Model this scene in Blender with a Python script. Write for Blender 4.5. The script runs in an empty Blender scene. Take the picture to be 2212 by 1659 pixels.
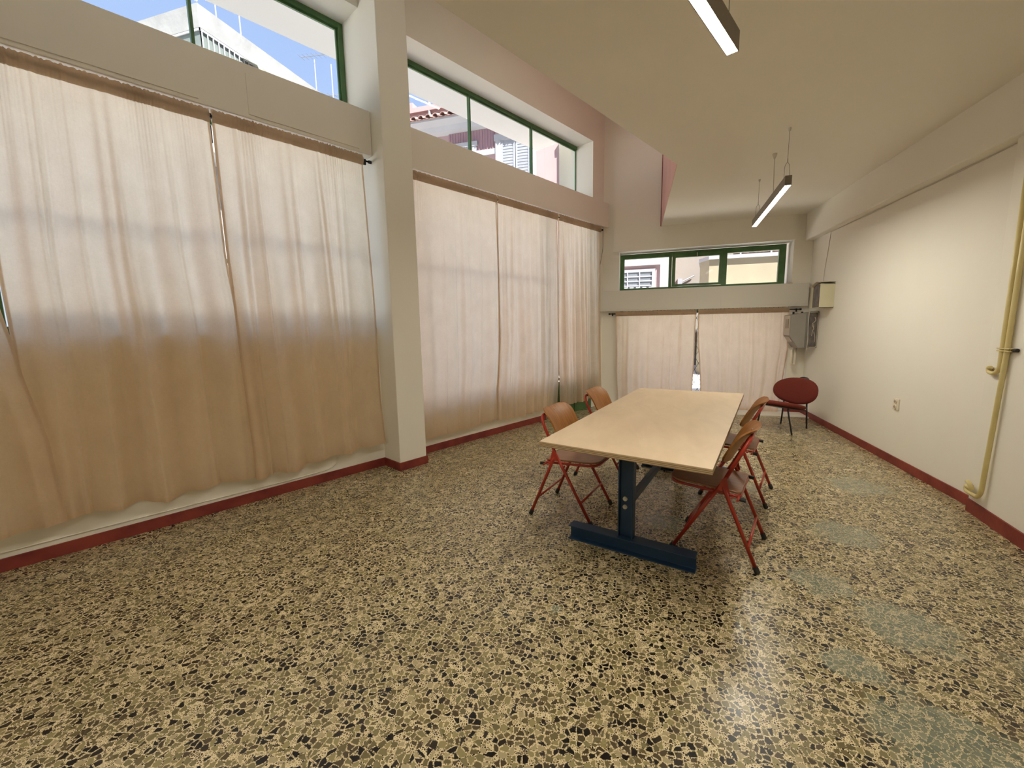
import bpy, bmesh, math, random
from mathutils import Vector, Matrix
random.seed(7)
S = bpy.context.scene
COL = S.collection
R = math.radians

# ------------------------------------------------------------------ camera
cam_d = bpy.data.cameras.new('camera'); cam = bpy.data.objects.new('camera', cam_d); COL.objects.link(cam)
CAM = Vector((0, 0, 1.35))
def cam_basis(pitch, roll, yaw):
    p, r, y = R(pitch), R(roll), R(yaw)
    F = Vector((-math.sin(y)*math.cos(p), math.cos(y)*math.cos(p), math.sin(p)))
    R0 = Vector((math.cos(y), math.sin(y), 0)); U0 = R0.cross(F)
    return R0*math.cos(r)-U0*math.sin(r), U0*math.cos(r)+R0*math.sin(r), F
cr, cu, cf = cam_basis(-7.906, 1.033, 16.803)
m = Matrix((cr, cu, -cf)).transposed().to_4x4(); m.translation = CAM
cam.matrix_world = m
cam_d.sensor_fit = 'HORIZONTAL'; cam_d.sensor_width = 36.0; cam_d.lens = 36.0*903.5/2212
cam_d.clip_start = 0.02; cam_d.clip_end = 300
S.camera = cam

# ------------------------------------------------------------------ world, sun, exposure
W = bpy.data.worlds.new('world'); S.world = W; W.use_nodes = True
nt = W.node_tree; nt.nodes.clear()
tc = nt.nodes.new('ShaderNodeTexCoord'); sp = nt.nodes.new('ShaderNodeSeparateXYZ')
rp = nt.nodes.new('ShaderNodeValToRGB'); bg = nt.nodes.new('ShaderNodeBackground'); wo = nt.nodes.new('ShaderNodeOutputWorld')
nt.links.new(tc.outputs['Generated'], sp.inputs[0]); nt.links.new(sp.outputs['Z'], rp.inputs[0])
e = rp.color_ramp.elements
e[0].position = 0.0; e[0].color = (.62, .72, .90, 1)
e[1].position = 1.0; e[1].color = (.16, .29, .66, 1)
x = rp.color_ramp.elements.new(.45); x.color = (.40, .53, .84, 1)
x = rp.color_ramp.elements.new(.7); x.color = (.33, .47, .81, 1)
nt.links.new(rp.outputs[0], bg.inputs[0]); bg.inputs[1].default_value = .62
nt.links.new(bg.outputs[0], wo.inputs[0])

sun_d = bpy.data.lights.new('sun', 'SUN'); sun = bpy.data.objects.new('sun', sun_d); COL.objects.link(sun)
sun_d.energy = 11.5; sun_d.angle = R(.6); sun_d.color = (1, .95, .88)
sun.rotation_euler = Vector((.80, -.50, 1.05)).to_track_quat('Z', 'Y').to_euler()
LAMP_COL = (1.0, .94, .79)
LAMP_E = 80.0

S.view_settings.view_transform = 'Standard'; S.view_settings.look = 'None'
S.view_settings.gamma = 1.0; S.view_settings.use_curve_mapping = False
S.view_settings.exposure = 1.1
S.cycles.max_bounces = 10; S.cycles.diffuse_bounces = 6; S.cycles.transparent_max_bounces = 12
S.cycles.transmission_bounces = 8; S.cycles.glossy_bounces = 3
S.cycles.caustics_reflective = False; S.cycles.caustics_refractive = False
S.cycles.sample_clamp_indirect = 8.0

# ------------------------------------------------------------------ frames of reference
AL, AF = R(26.36), R(-2.42)
dL = Vector((math.sin(AL), math.cos(AL), 0)); nL = Vector((math.cos(AL), -math.sin(AL), 0))
dF = Vector((math.cos(AF), math.sin(AF), 0)); nF = Vector((-math.sin(AF), math.cos(AF), 0))
Z = Vector((0, 0, 1)); X = Vector((1, 0, 0)); Y = Vector((0, 1, 0))
FL = (dL, nL); FF = (dF, nF); FW = (X, Y)
def P(fr, a, b, z): return fr[0]*a + fr[1]*b + Z*z

# ------------------------------------------------------------------ mesh helpers
def new(): return bmesh.new()
def box(bm, fr, a, b, z, o=None):
    o = o or Vector((0, 0, 0))
    v = [bm.verts.new(o + P(fr, i, j, k)) for k in z for j in b for i in a]
    for f in ((0,1,3,2),(4,6,7,5),(0,4,5,1),(2,3,7,6),(0,2,6,4),(1,5,7,3)): bm.faces.new([v[i] for i in f])
def prism(bm, pts, d):
    a = [bm.verts.new(Vector(p)) for p in pts]; b = [bm.verts.new(Vector(p)+Vector(d)) for p in pts]; n = len(a)
    bm.faces.new(a[::-1]); bm.faces.new(b)
    for i in range(n): bm.faces.new((a[i], a[(i+1) % n], b[(i+1) % n], b[i]))
def tube(bm, pts, r, seg=10, closed=False, flat=None):
    pts = [Vector(p) for p in pts]; n = len(pts); rings = []; up = None
    for i, p in enumerate(pts):
        t = (pts[(i+1) % n]-pts[i-1]) if closed else (pts[min(i+1, n-1)]-pts[max(i-1, 0)])
        t.normalize()
        if up is None:
            up = Z if abs(t.z) < .9 else X
        u = up - t*up.dot(t); u.normalize(); w = t.cross(u); up = u
        rr = r[i] if isinstance(r, (list, tuple)) else r
        rings.append([bm.verts.new(p + (u*math.cos(2*math.pi*k/seg)+w*math.sin(2*math.pi*k/seg))*rr) for k in range(seg)])
    for i in range(n if closed else n-1):
        A, B = rings[i], rings[(i+1) % n]
        for k in range(seg): bm.faces.new((A[k], A[(k+1) % seg], B[(k+1) % seg], B[k]))
    if not closed: bm.faces.new(rings[0][::-1]); bm.faces.new(rings[-1])
def smooth_path(pts, r=.03, n=6):
    pts = [Vector(p) for p in pts]; out = [pts[0]]
    for i in range(1, len(pts)-1):
        a, b, c = pts[i-1], pts[i], pts[i+1]
        q = min(r, (a-b).length*.49, (c-b).length*.49)
        s0 = b+(a-b).normalized()*q; s1 = b+(c-b).normalized()*q
        for k in range(n+1):
            t = k/n; out.append(s0*(1-t)**2 + b*2*t*(1-t) + s1*t*t)
    return out+[pts[-1]]
def obj(name, bm, mat, parent=None, smooth=False, label=None, bevel=0, solid=0):
    if smooth is not None: pass
    bmesh.ops.recalc_face_normals(bm, faces=bm.faces)
    me = bpy.data.meshes.new(name); bm.to_mesh(me); bm.free()
    if smooth:
        for p in me.polygons: p.use_smooth = True
        if hasattr(me, 'set_sharp_from_angle') and smooth == 'auto': me.set_sharp_from_angle(angle=R(40))
    o = bpy.data.objects.new(name, me); COL.objects.link(o)
    if mat: me.materials.append(mat)
    if parent is not None:
        o.parent = parent
        o.matrix_parent_inverse = Matrix.Identity(4)
        if parent.type == 'EMPTY' or parent.get('_at'):
            pass
    if label: o['label'] = label
    if bevel:
        b = o.modifiers.new('bevel', 'BEVEL'); b.width = bevel; b.segments = 2; b.limit_method = 'ANGLE'; b.angle_limit = R(40)
    return o
def thing(name, label, cat, group=None, loc=(0, 0, 0), rz=0):
    o = bpy.data.objects.new(name, None); COL.objects.link(o); o.location = loc; o.rotation_euler = (0, 0, rz)
    o.empty_display_size = .1
    o['label'] = label; o['category'] = cat
    if group: o['group'] = group
    return o
def tag(o, label, cat, group=None):
    o['label'] = label; o['category'] = cat
    if group: o['group'] = group
    return o
def struct(o, label=None):
    o['kind'] = 'structure'
    if label: o['label'] = label
    return o
def local(parent_loc, rz, p):
    return p

# ------------------------------------------------------------------ materials
def mat(name, col, rough=.5, metal=0, spec=.5):
    m = bpy.data.materials.new(name); m.use_nodes = True
    b = m.node_tree.nodes['Principled BSDF']
    b.inputs['Base Color'].default_value = (*col, 1); b.inputs['Roughness'].default_value = rough
    b.inputs['Metallic'].default_value = metal; b.inputs['Specular IOR Level'].default_value = spec
    return m
def N(m, t, **kw):
    n = m.node_tree.nodes.new(t)
    for k, v in kw.items(): setattr(n, k, v)
    return n
def Lk(m, a, b): m.node_tree.links.new(a, b)
def bsdf(m): return m.node_tree.nodes['Principled BSDF']
def noise(m, scale, detail=4, vec=None, rough=.5, dist=0):
    n = N(m, 'ShaderNodeTexNoise'); n.inputs['Scale'].default_value = scale; n.inputs['Detail'].default_value = detail
    n.inputs['Roughness'].default_value = rough; n.inputs['Distortion'].default_value = dist
    if vec is None:
        t = N(m, 'ShaderNodeTexCoord'); vec = t.outputs['Object']
    Lk(m, vec, n.inputs['Vector']); return n
def ramp(m, fac, stops, interp='LINEAR'):
    r = N(m, 'ShaderNodeValToRGB'); r.color_ramp.interpolation = interp; el = r.color_ramp.elements
    el[0].position = stops[0][0]; el[0].color = (*stops[0][1], 1); el[1].position = stops[-1][0]; el[1].color = (*stops[-1][1], 1)
    for p, c in stops[1:-1]:
        q = el.new(p); q.color = (*c, 1)
    Lk(m, fac, r.inputs[0]); return r
def mixc(m, fac, a, b, mode='MIX'):
    n = N(m, 'ShaderNodeMix', data_type='RGBA', blend_type=mode)
    for s, v in ((n.inputs['Factor'], fac), (n.inputs['A'], a), (n.inputs['B'], b)):
        if isinstance(v, (int, float)): s.default_value = v
        elif isinstance(v, tuple): s.default_value = (*v, 1)
        else: Lk(m, v, s)
    return n.outputs['Result']
def math_(m, op, a, b=None, clamp=False):
    n = N(m, 'ShaderNodeMath', operation=op, use_clamp=clamp)
    for s, v in zip(n.inputs, (a, b)):
        if v is None: continue
        if isinstance(v, (int, float)): s.default_value = v
        else: Lk(m, v, s)
    return n.outputs[0]
def bump(m, h, strength=.3, dist=.01):
    b = N(m, 'ShaderNodeBump'); b.inputs['Strength'].default_value = strength; b.inputs['Distance'].default_value = dist
    Lk(m, h, b.inputs['Height']); Lk(m, b.outputs[0], bsdf(m).inputs['Normal']); return b
def varied(name, c1, c2, scale=3, rough=.5, bs=.15, bscale=60, bd=.002, metal=0, spec=.5, detail=5):
    m = mat(name, c1, rough, metal, spec)
    n = noise(m, scale, detail); r = ramp(m, n.outputs[0], [(.35, c1), (.65, c2)]); Lk(m, r.outputs[0], bsdf(m).inputs['Base Color'])
    if bs: bump(m, noise(m, bscale, 3).outputs[0], bs, bd)
    return m

M_wall = varied('plaster paint', (.815, .785, .705), (.83, .80, .725), 1.2, .75, .12, 40, .003, spec=.3)
M_ceil = varied('ceiling paint', (.84, .81, .74), (.86, .83, .76), .8, .8, .15, 25, .004, spec=.2)
M_boxp = varied('shutter box paint', (.78, .73, .66), (.80, .75, .68), 1.0, .55, .05, 30, .001)
M_boxg = varied('grey box paint', (.66, .63, .57), (.68, .65, .59), 1.0, .5, .05, 30, .001)
M_pink = varied('pink plaster', (.70, .41, .36), (.74, .45, .40), 2, .75, .1, 40, .003)
M_red = varied('red skirting paint', (.17, .022, .018), (.27, .045, .032), 6, .55, .4, 35, .004)
M_green = varied('green frame paint', (.055, .14, .045), (.085, .19, .065), 8, .4, .1, 60, .002)
M_blackm = mat('black metal', (.012, .012, .013), .4)
M_steel = mat('zinc', (.55, .53, .48), .35, 1)
M_rubber = mat('black rubber', (.012, .012, .012), .6)
M_redtube = varied('red enamel tube', (.33, .026, .013), (.40, .036, .017), 14, .32, .03, 90, .001)
M_blue = varied('blue steel paint', (.008, .034, .082), (.011, .042, .098), 9, .45, .12, 40, .002)
M_yel = varied('yellow pipe paint', (.62, .51, .22), (.70, .59, .29), 6, .4, .15, 50, .002)
M_white = varied('exterior white', (.29, .29, .31), (.32, .32, .34), 1.5, .8, .1, 20, .01)
M_apt = varied('weathered white render', (.17, .17, .172), (.225, .225, .222), 1.5, .8, .3, 9, .03)
M_soffit = varied('soffit white', (.80, .785, .76), (.82, .805, .78), 1.0, .9, 0)
M_conc = varied('grey wash render', (.095, .115, .11), (.12, .14, .135), 1.2, .85, .3, 12, .02)
M_street = varied('street paving', (.76, .74, .70), (.82, .80, .76), .7, .9, .2, 8, .02)
M_pinkx = varied('pink facade render', (.34, .225, .225), (.37, .25, .25), 1.0, .85, .05, 10, .01)
M_mauve = varied('mauve shaded wall', (.24, .145, .165), (.27, .165, .185), 1, .85, 0)  # shade under the eave is put into this wall colour
M_cream = varied('yellow render wall', (.255, .215, .15), (.285, .245, .17), 1.5, .9, .2, 14, .01)
M_beige = varied('beige render wall', (.215, .19, .17), (.24, .215, .19), .8, .9, .2, 14, .01)
M_shut = varied('grey shutter paint', (.25, .26, .29), (.28, .29, .32), 2, .6, 0)
M_tile = varied('clay roof tile', (.20, .12, .11), (.28, .18, .16), 4, .85, .2, 30, .005)
M_plast = mat('ivory plastic', (.78, .70, .58), .35)
M_dark = mat('dark hole', (.02, .018, .016), .7)
M_lampb = varied('lamp housing', (.22, .19, .16), (.24, .21, .175), 3, .45, 0, metal=.4)
M_cable = mat('pale cable', (.60, .55, .47), .6)
M_wireg = mat('steel wire', (.30, .28, .25), .4, .8)
M_meter = varied('grey meter box', (.30, .28, .25), (.33, .31, .28), 5, .5, .05, 50, .001)
M_meterl = varied('light meter face', (.50, .44, .37), (.54, .48, .40), 5, .5, .05, 50, .001)
M_olive = varied('cream box paint', (.62, .58, .40), (.66, .62, .44), 4, .5, .05, 50, .001)
M_board = varied('dark board and box shade', (.10, .085, .08), (.17, .15, .14), 18, .6, .2, 60, .002)
M_redfab = varied('red upholstery', (.15, .027, .020), (.165, .031, .023), 120, .85, .3, 400, .001, spec=.2)
M_ridge = varied('worn threshold stone', (.70, .66, .58), (.78, .74, .66), 6, .6, .2, 30, .004)

def glass_mat():
    m = bpy.data.materials.new('window glass'); m.use_nodes = True; t = m.node_tree; t.nodes.clear()
    o = t.nodes.new('ShaderNodeOutputMaterial'); tr = t.nodes.new('ShaderNodeBsdfTransparent'); g = t.nodes.new('ShaderNodeBsdfGlossy')
    tr.inputs[0].default_value = (.93, .95, .95, 1); g.inputs['Roughness'].default_value = .02
    fr = t.nodes.new('ShaderNodeLayerWeight'); fr.inputs[0].default_value = .12
    mu = t.nodes.new('ShaderNodeMath'); mu.operation = 'MULTIPLY'; mu.inputs[1].default_value = .35
    t.links.new(fr.outputs['Facing'], mu.inputs[0])
    mx = t.nodes.new('ShaderNodeMixShader'); t.links.new(mu.outputs[0], mx.inputs[0])
    t.links.new(tr.outputs[0], mx.inputs[1]); t.links.new(g.outputs[0], mx.inputs[2]); t.links.new(mx.outputs[0], o.inputs[0])
    return m
M_glass = glass_mat()
def emit_mat(E=LAMP_E):
    m = bpy.data.materials.new('lit diffuser'); m.use_nodes = True; t = m.node_tree; t.nodes.clear()
    o = t.nodes.new('ShaderNodeOutputMaterial'); e = t.nodes.new('ShaderNodeEmission')
    e.inputs[0].default_value = (*LAMP_COL, 1); e.inputs[1].default_value = E
    t.links.new(e.outputs[0], o.inputs[0]); return m
M_emit = emit_mat()

def cloth_mat(name, dif, tra, share):
    m = bpy.data.materials.new(name); m.use_nodes = True; t = m.node_tree; t.nodes.clear()
    o = t.nodes.new('ShaderNodeOutputMaterial')
    d = t.nodes.new('ShaderNodeBsdfDiffuse'); tl = t.nodes.new('ShaderNodeBsdfTranslucent')
    uv = t.nodes.new('ShaderNodeUVMap')
    def nz(sx, sy, det, rough=.6):
        mp = t.nodes.new('ShaderNodeMapping'); mp.inputs['Scale'].default_value = (sx, sy, 1)
        t.links.new(uv.outputs[0], mp.inputs[0]); n = t.nodes.new('ShaderNodeTexNoise'); n.inputs['Scale'].default_value = 1
        n.inputs['Detail'].default_value = det; n.inputs['Roughness'].default_value = rough
        t.links.new(mp.outputs[0], n.inputs['Vector']); return n.outputs[0]
    th = nz(150, 45, 3); th2 = nz(45, 160, 3); cr = nz(7, 5, 7, .62)
    def mth(op, a, b):
        n = t.nodes.new('ShaderNodeMath'); n.operation = op
        for s, v in zip(n.inputs, (a, b)):
            if isinstance(v, (int, float)): s.default_value = v
            else: t.links.new(v, s)
        return n.outputs[0]
    w = mth('ADD', mth('MULTIPLY', th, .5), mth('MULTIPLY', th2, .5))
    w2 = mth('ADD', mth('MULTIPLY', w, .55), mth('MULTIPLY', cr, .60))
    rr = t.nodes.new('ShaderNodeValToRGB'); rr.color_ramp.elements[0].position = .35; rr.color_ramp.elements[1].position = .85
    rr.color_ramp.elements[0].color = (.84, .82, .79, 1); rr.color_ramp.elements[1].color = (1.0, 1.0, 1.0, 1)
    t.links.new(w2, rr.inputs[0])
    for node, c in ((d, dif), (tl, tra)):
        mx = t.nodes.new('ShaderNodeMix'); mx.data_type = 'RGBA'; mx.blend_type = 'MULTIPLY'; mx.inputs['Factor'].default_value = 1
        mx.inputs['A'].default_value = (*c, 1); t.links.new(rr.outputs[0], mx.inputs['B']); t.links.new(mx.outputs['Result'], node.inputs[0])
    bp = t.nodes.new('ShaderNodeBump'); bp.inputs['Strength'].default_value = .16; bp.inputs['Distance'].default_value = .010
    t.links.new(mth('ADD', w, mth('MULTIPLY', nz(5, 4, 8, .62), 3.0)), bp.inputs['Height'])
    t.links.new(bp.outputs[0], d.inputs['Normal']); t.links.new(bp.outputs[0], tl.inputs['Normal'])
    mx = t.nodes.new('ShaderNodeMixShader'); mx.inputs[0].default_value = share
    t.links.new(d.outputs[0], mx.inputs[1]); t.links.new(tl.outputs[0], mx.inputs[2]); t.links.new(mx.outputs[0], o.inputs[0])
    return m
M_cloth = cloth_mat('curtain linen', (.85, .675, .51), (.99, .90, .76), .70)
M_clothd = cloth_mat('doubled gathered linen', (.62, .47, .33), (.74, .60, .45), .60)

def wood_mat(name, c1, c2, c3, scale=(1, 14, 14), rough=.35, spec=.5, coat=0):
    m = mat(name, c1, rough, 0, spec); t = N(m, 'ShaderNodeTexCoord'); mp = N(m, 'ShaderNodeMapping'); mp.inputs['Scale'].default_value = scale
    Lk(m, t.outputs['Object'], mp.inputs[0]); n = noise(m, 3.0, 6, mp.outputs[0], .6, .6)
    r = ramp(m, n.outputs[0], [(.3, c1), (.5, c2), (.7, c3)]); Lk(m, r.outputs[0], bsdf(m).inputs['Base Color'])
    bump(m, n.outputs[0], .05, .001)
    if coat: bsdf(m).inputs['Coat Weight'].default_value = coat; bsdf(m).inputs['Coat Roughness'].default_value = .12
    return m
M_ply = wood_mat('birch plywood', (.55, .42, .285), (.59, .455, .31), (.63, .49, .34), (3, 1.0, 3), .48, .4)
M_chairw = wood_mat('varnished seat ply', (.21, .075, .014), (.31, .12, .024), (.39, .165, .036), (4, 22, 2), .42, .35)
M_seatw = wood_mat('varnished seat panel', (.19, .078, .034), (.25, .108, .05), (.30, .14, .065), (3, 18, 3), .33, .45)

def edge_ply():
    m = mat('plywood edge', (.5, .36, .2), .6); t = N(m, 'ShaderNodeTexCoord'); w = N(m, 'ShaderNodeTexWave', bands_direction='Z')
    w.inputs['Scale'].default_value = 42; w.inputs['Distortion'].default_value = .4; Lk(m, t.outputs['Object'], w.inputs[0])
    r = ramp(m, w.outputs[0], [(.2, (.20, .12, .055)), (.6, (.46, .33, .18))]); Lk(m, r.outputs[0], bsdf(m).inputs['Base Color']); return m
M_plye = edge_ply()

def terrazzo():
    m = mat('terrazzo', (.4, .33, .2), .24, 0, .5); t = N(m, 'ShaderNodeTexCoord')
    nz = noise(m, 26, 3, t.outputs['Object']); 
    wv = N(m, 'ShaderNodeVectorMath', operation='SCALE'); Lk(m, nz.outputs['Color'], wv.inputs[0]); wv.inputs['Scale'].default_value = .016
    ad = N(m, 'ShaderNodeVectorMath', operation='ADD'); Lk(m, t.outputs['Object'], ad.inputs[0]); Lk(m, wv.outputs[0], ad.inputs[1])
    V = ad.outputs[0]
    def vor(scale, feat):
        v = N(m, 'ShaderNodeTexVoronoi', voronoi_dimensions='2D', feature=feat); v.inputs['Scale'].default_value = scale
        v.inputs['Randomness'].default_value = 1.0; Lk(m, V, v.inputs['Vector']); return v
    def sepc(c, ch):
        s = N(m, 'ShaderNodeSeparateColor'); Lk(m, c, s.inputs[0]); return s.outputs[ch]
    mort = mixc(m, noise(m, 9, 5).outputs[0], (.72, .59, .35), (.90, .78, .53))
    stops = [(0, (.010, .008, .006)), (.17, (.030, .022, .014)), (.25, (.085, .062, .032)), (.39, (.16, .128, .058)), (.60, (.22, .185, .085)), (.80, (.31, .26, .12)), (.92, (.44, .36, .21))]
    stops2 = [(0, (.03, .022, .014)), (.14, (.12, .09, .05)), (.32, (.24, .19, .10)), (.58, (.40, .32, .18)), (.8, (.60, .49, .29))]
    # big stones
    SC = 46
    f1 = vor(SC, 'F1'); de = vor(SC, 'DISTANCE_TO_EDGE'); big = ramp(m, sepc(f1.outputs['Color'], 0), stops, 'CONSTANT')
    bigc = mixc(m, .45, big.outputs[0], mixc(m, noise(m, 120, 3).outputs[0], (.35, .35, .35), (1, 1, 1)), 'MULTIPLY')
    bigc = mixc(m, .75, bigc, big.outputs[0])
    thr = math_(m, 'MULTIPLY', sepc(f1.outputs['Color'], 1), .12); thr = math_(m, 'ADD', thr, .04)
    bm_ = math_(m, 'MULTIPLY', math_(m, 'SUBTRACT', de.outputs['Distance'], thr), 22, True)
    # some cells carry no big stone: fines
    keep = math_(m, 'GREATER_THAN', sepc(f1.outputs['Color'], 2), .14)
    bm2 = math_(m, 'MULTIPLY', bm_, keep)
    # small chips
    SC2 = 125
    g1 = vor(SC2, 'F1'); ge = vor(SC2, 'DISTANCE_TO_EDGE'); sm = ramp(m, sepc(g1.outputs['Color'], 0), stops2, 'CONSTANT')
    thr2 = math_(m, 'ADD', math_(m, 'MULTIPLY', sepc(g1.outputs['Color'], 1), .14), .02)
    sm_ = math_(m, 'MULTIPLY', math_(m, 'SUBTRACT', ge.outputs['Distance'], thr2), 14, True)
    c = mixc(m, sm_, mort, sm.outputs[0])
    c = mixc(m, bm2, c, bigc)
    # worn, blue-grey repair patches with ragged outlines
    tot = None
    for (px, py, rr) in ((.98, 1.50, .34), (1.16, 2.12, .30), (.84, 1.80, .16), (.93, 2.38, .22), (1.75, 3.95, .35), (.75, 3.70, .35), (1.55, 1.9, .25), (-.35, 1.82, .06), (.2, 2.9, .2), (1.3, 3.0, .3)):
        sb = N(m, 'ShaderNodeVectorMath', operation='DISTANCE'); Lk(m, t.outputs['Object'], sb.inputs[0]); sb.inputs[1].default_value = (px, py, 0)
        g = math_(m, 'SUBTRACT', 1.0, math_(m, 'DIVIDE', sb.outputs['Value'], rr), True)
        tot = g if tot is None else math_(m, 'MAXIMUM', tot, g)
    rag = noise(m, 7, 6, None, .65)
    pm = math_(m, 'MULTIPLY', math_(m, 'SUBTRACT', math_(m, 'ADD', math_(m, 'MULTIPLY', tot, .9), rag.outputs[0]), .80), 5, True)
    notm = math_(m, 'MAXIMUM', bm2, math_(m, 'MULTIPLY', sm_, .6))
    pm2 = math_(m, 'MULTIPLY', math_(m, 'MULTIPLY', pm, math_(m, 'ADD', math_(m, 'MULTIPLY', notm, .65), .2)), .9)
    c = mixc(m, pm2, c, (.215, .245, .19))
    # broad dirt / wear variation
    c = mixc(m, .5, c, mixc(m, noise(m, 1.1, 5).outputs[0], (.72, .70, .66), (1, 1, 1)), 'MULTIPLY')
    Lk(m, c, bsdf(m).inputs['Base Color'])
    rg = ramp(m, noise(m, 5, 6).outputs[0], [(.3, (.20,)*3), (.7, (.36,)*3)]); Lk(m, rg.outputs[0], bsdf(m).inputs['Roughness'])
    bump(m, noise(m, 18, 4).outputs[0], .04, .004)
    return m
M_terr = terrazzo(); bsdf(M_terr).inputs['Specular IOR Level'].default_value = .38

# ================================================================== SETTING
CZ = 2.825      # ceiling height under the mezzanine
RZ = 5.3        # roof over the tall strip along the windows
WN = -3.69      # inner face of the left wall (along nL)
WO = -4.10      # outer face
FN = 7.12       # inner face of far wall (along nF)
RX = 2.32

bm = new(); prism(bm, [(-6.6, -3.2, -.12), (3.0, -3.2, -.12), (3.0, 7.6, -.12), (-1.0, 7.75, -.12)], (0, 0, .12))
struct(obj('floor', bm, M_terr), 'polished olive and cream terrazzo floor with blue-grey worn patches')

# left wall: parapets, spandrels, head wall, end pier
def Lx(bm, s, n, z): box(bm, FL, s, n, z)
bm = new()
Lx(bm, (-6.5, -3.1), (WO, WN), (0, RZ))
Lx(bm, (-3.1, 2.07), (WO, WN), (0, 1.35)); Lx(bm, (-3.1, 2.07), (WO, WN), (2.98, 3.20)); Lx(bm, (-3.1, 2.07), (WO, WN), (4.10, RZ))
Lx(bm, (2.36, 4.66), (WO, WN), (0, .52)); Lx(bm, (2.36, 5.83), (WO, WN), (2.98, 3.20)); Lx(bm, (2.36, 5.83), (WO, WN), (4.10, RZ))
Lx(bm, (5.83, 6.60), (WO, WN), (0, RZ))
struct(obj('wall_left', bm, M_wall), 'cream plaster window wall with low parapets beneath the curtains')
bm = new(); Lx(bm, (2.067, 2.366), (WO-.02, -3.413), (0, RZ))
struct(obj('column', bm, M_wall, bevel=.006), 'square cream plaster column between the two window bays')

# far wall with a long low opening and a window strip above it
def Fx(bm, a, n, z): box(bm, FF, a, n, z)
bm = new(); FO = 7.52
Fx(bm, (-1.6, -.62), (FN, FO), (0, RZ)); Fx(bm, (1.79, 2.9), (FN, FO), (0, RZ))
Fx(bm, (-.62, 1.79), (FN, FO), (0, .03)); Fx(bm, (-.62, 1.79), (FN, FO), (1.60, 1.88)); Fx(bm, (-.62, 1.79), (FN, FO), (2.487, RZ))
struct(obj('wall_far', bm, M_wall), 'cream far wall with a short curtained opening and a window strip')
bm = new(); Fx(bm, (-.712, 1.805), (FN-.03, FN+.0), (2.487, RZ))
struct(obj('trim_1', bm, M_wall), 'shallow plaster beam above the green far window')

# right wall, column and beam
bm = new(); box(bm, FW, (RX, RX+.2), (-3.2, 7.3), (0, RZ))
struct(obj('wall_right', bm, M_wall), 'long bare cream plaster wall on the right')
bm = new(); prism(bm, [(RX+.02, 3.62, 0), (2.262, 3.62, 0), (2.19, 3.04, 0), (2.14, 2.6, 0), (2.14, -3.2, 0), (RX+.02, -3.2, 0)], (0, 0, CZ))
struct(obj('wall_right_pier', bm, M_wall, bevel=.004), 'projecting cream wall pier behind the yellow pipes')
bm = new(); box(bm, FW, (2.215, RX+.01), (-3.2, 7.03), (2.462, CZ+.01))
struct(obj('ceiling_beam', bm, M_wall, bevel=.012), 'cream downstand beam along the top of the right wall')

# back wall
bm = new(); box(bm, FW, (-6.6, 3.0), (-3.3, -3.2), (0, RZ))
struct(obj('wall_back', bm, M_wall), 'cream back wall behind the viewer')

# mezzanine slab: its edge runs beside the windows, then turns to the far wall
ce = lambda s: P(FL, s, -1.694, CZ)
cpt = [ce(-6.5), Vector((.316, 4.452, CZ)), Vector((.303, 7.2, CZ)), Vector((2.6, 7.2, CZ)), Vector((2.6, -3.3, CZ)), Vector((-3.6, -3.3, CZ))]
p0 = ce(-2.4); cpt[0] = Vector((p0.x, p0.y, CZ)); cpt[5] = Vector((p0.x, -3.3, CZ))
bm = new(); prism(bm, cpt, (0, 0, .22)); struct(obj('ceiling', bm, M_ceil), 'flat cream plaster ceiling under the mezzanine')
bm = new()
a, b = ce(-2.4)+Z*.22, cpt[1]+Z*.0
prism(bm, [cpt[1]+Vector((-.004, .0, .001)), cpt[2]+Vector((-.004, 0, .001)), cpt[2]+X*.1, cpt[1]+Vector((.1, .0, .001))], (0, 0, RZ-CZ))
struct(obj('wall_mezzanine', bm, M_pink), 'pink plaster return wall glimpsed above the ceiling edge')
bm = new(); prism(bm, [a, cpt[1]+Z*.22, cpt[1]+Vector((.1, 0, .22)), a+Vector((.1, 0, 0))], (0, 0, .75))
struct(obj('wall_mezzanine_long', bm, M_wall), 'cream parapet along the mezzanine edge beside the windows')
bm = new(); tube(bm, [Vector((.30, 7.075, CZ)), Vector((.30, 7.075, RZ))], .012, 8)
struct(obj('trim_2', bm, M_red), 'dark red corner strip where pink and far walls meet')
bm = new(); prism(bm, [(-6.8, -3.3, RZ), (2.9, -3.3, RZ), (2.9, 7.6, RZ), (-1.5, 7.9, RZ)], (0, 0, .25)); struct(obj('ceiling_high', bm, M_ceil), 'high ceiling over the tall strip along the windows')

# skirtings
BH = .078
bm = new(); Lx(bm, (-6, 2.067), (WN-.0, WN+.012), (0, BH)); struct(obj('baseboard_left', bm, M_red, bevel=.002), 'dark red painted skirting under the nearer curtains')
bm = new(); Lx(bm, (2.366, 4.64), (WN-.0, WN+.012), (0, BH)); struct(obj('baseboard_left.001', bm, M_red, bevel=.002), 'dark red skirting beyond the column up to the green door')
bm = new(); Lx(bm, (2.055, 2.378), (-3.42, -3.401), (0, BH)); Lx(bm, (2.055, 2.067), (WN, -3.42), (0, BH)); Lx(bm, (2.366, 2.378), (WN, -3.42), (0, BH))
struct(obj('baseboard_column', bm, M_red, bevel=.002), 'dark red skirting wrapped round the column')
bm = new(); box(bm, FW, (RX-.012, RX), (3.62, 7.03), (0, BH)); struct(obj('baseboard_right', bm, M_red, bevel=.002), 'scuffed red skirting along the right wall')
bm = new(); prism(bm, [(2.262, 3.615, 0), (2.25, 3.615, 0), (2.178, 3.04, 0), (2.128, 2.6, 0), (2.128, -3.0, 0), (2.14, -3.0, 0), (2.14, 2.6, 0), (2.19, 3.04, 0)], (0, 0, BH+.012))
struct(obj('baseboard_right.001', bm, M_red), 'scuffed red skirting on the projecting pier')
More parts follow.
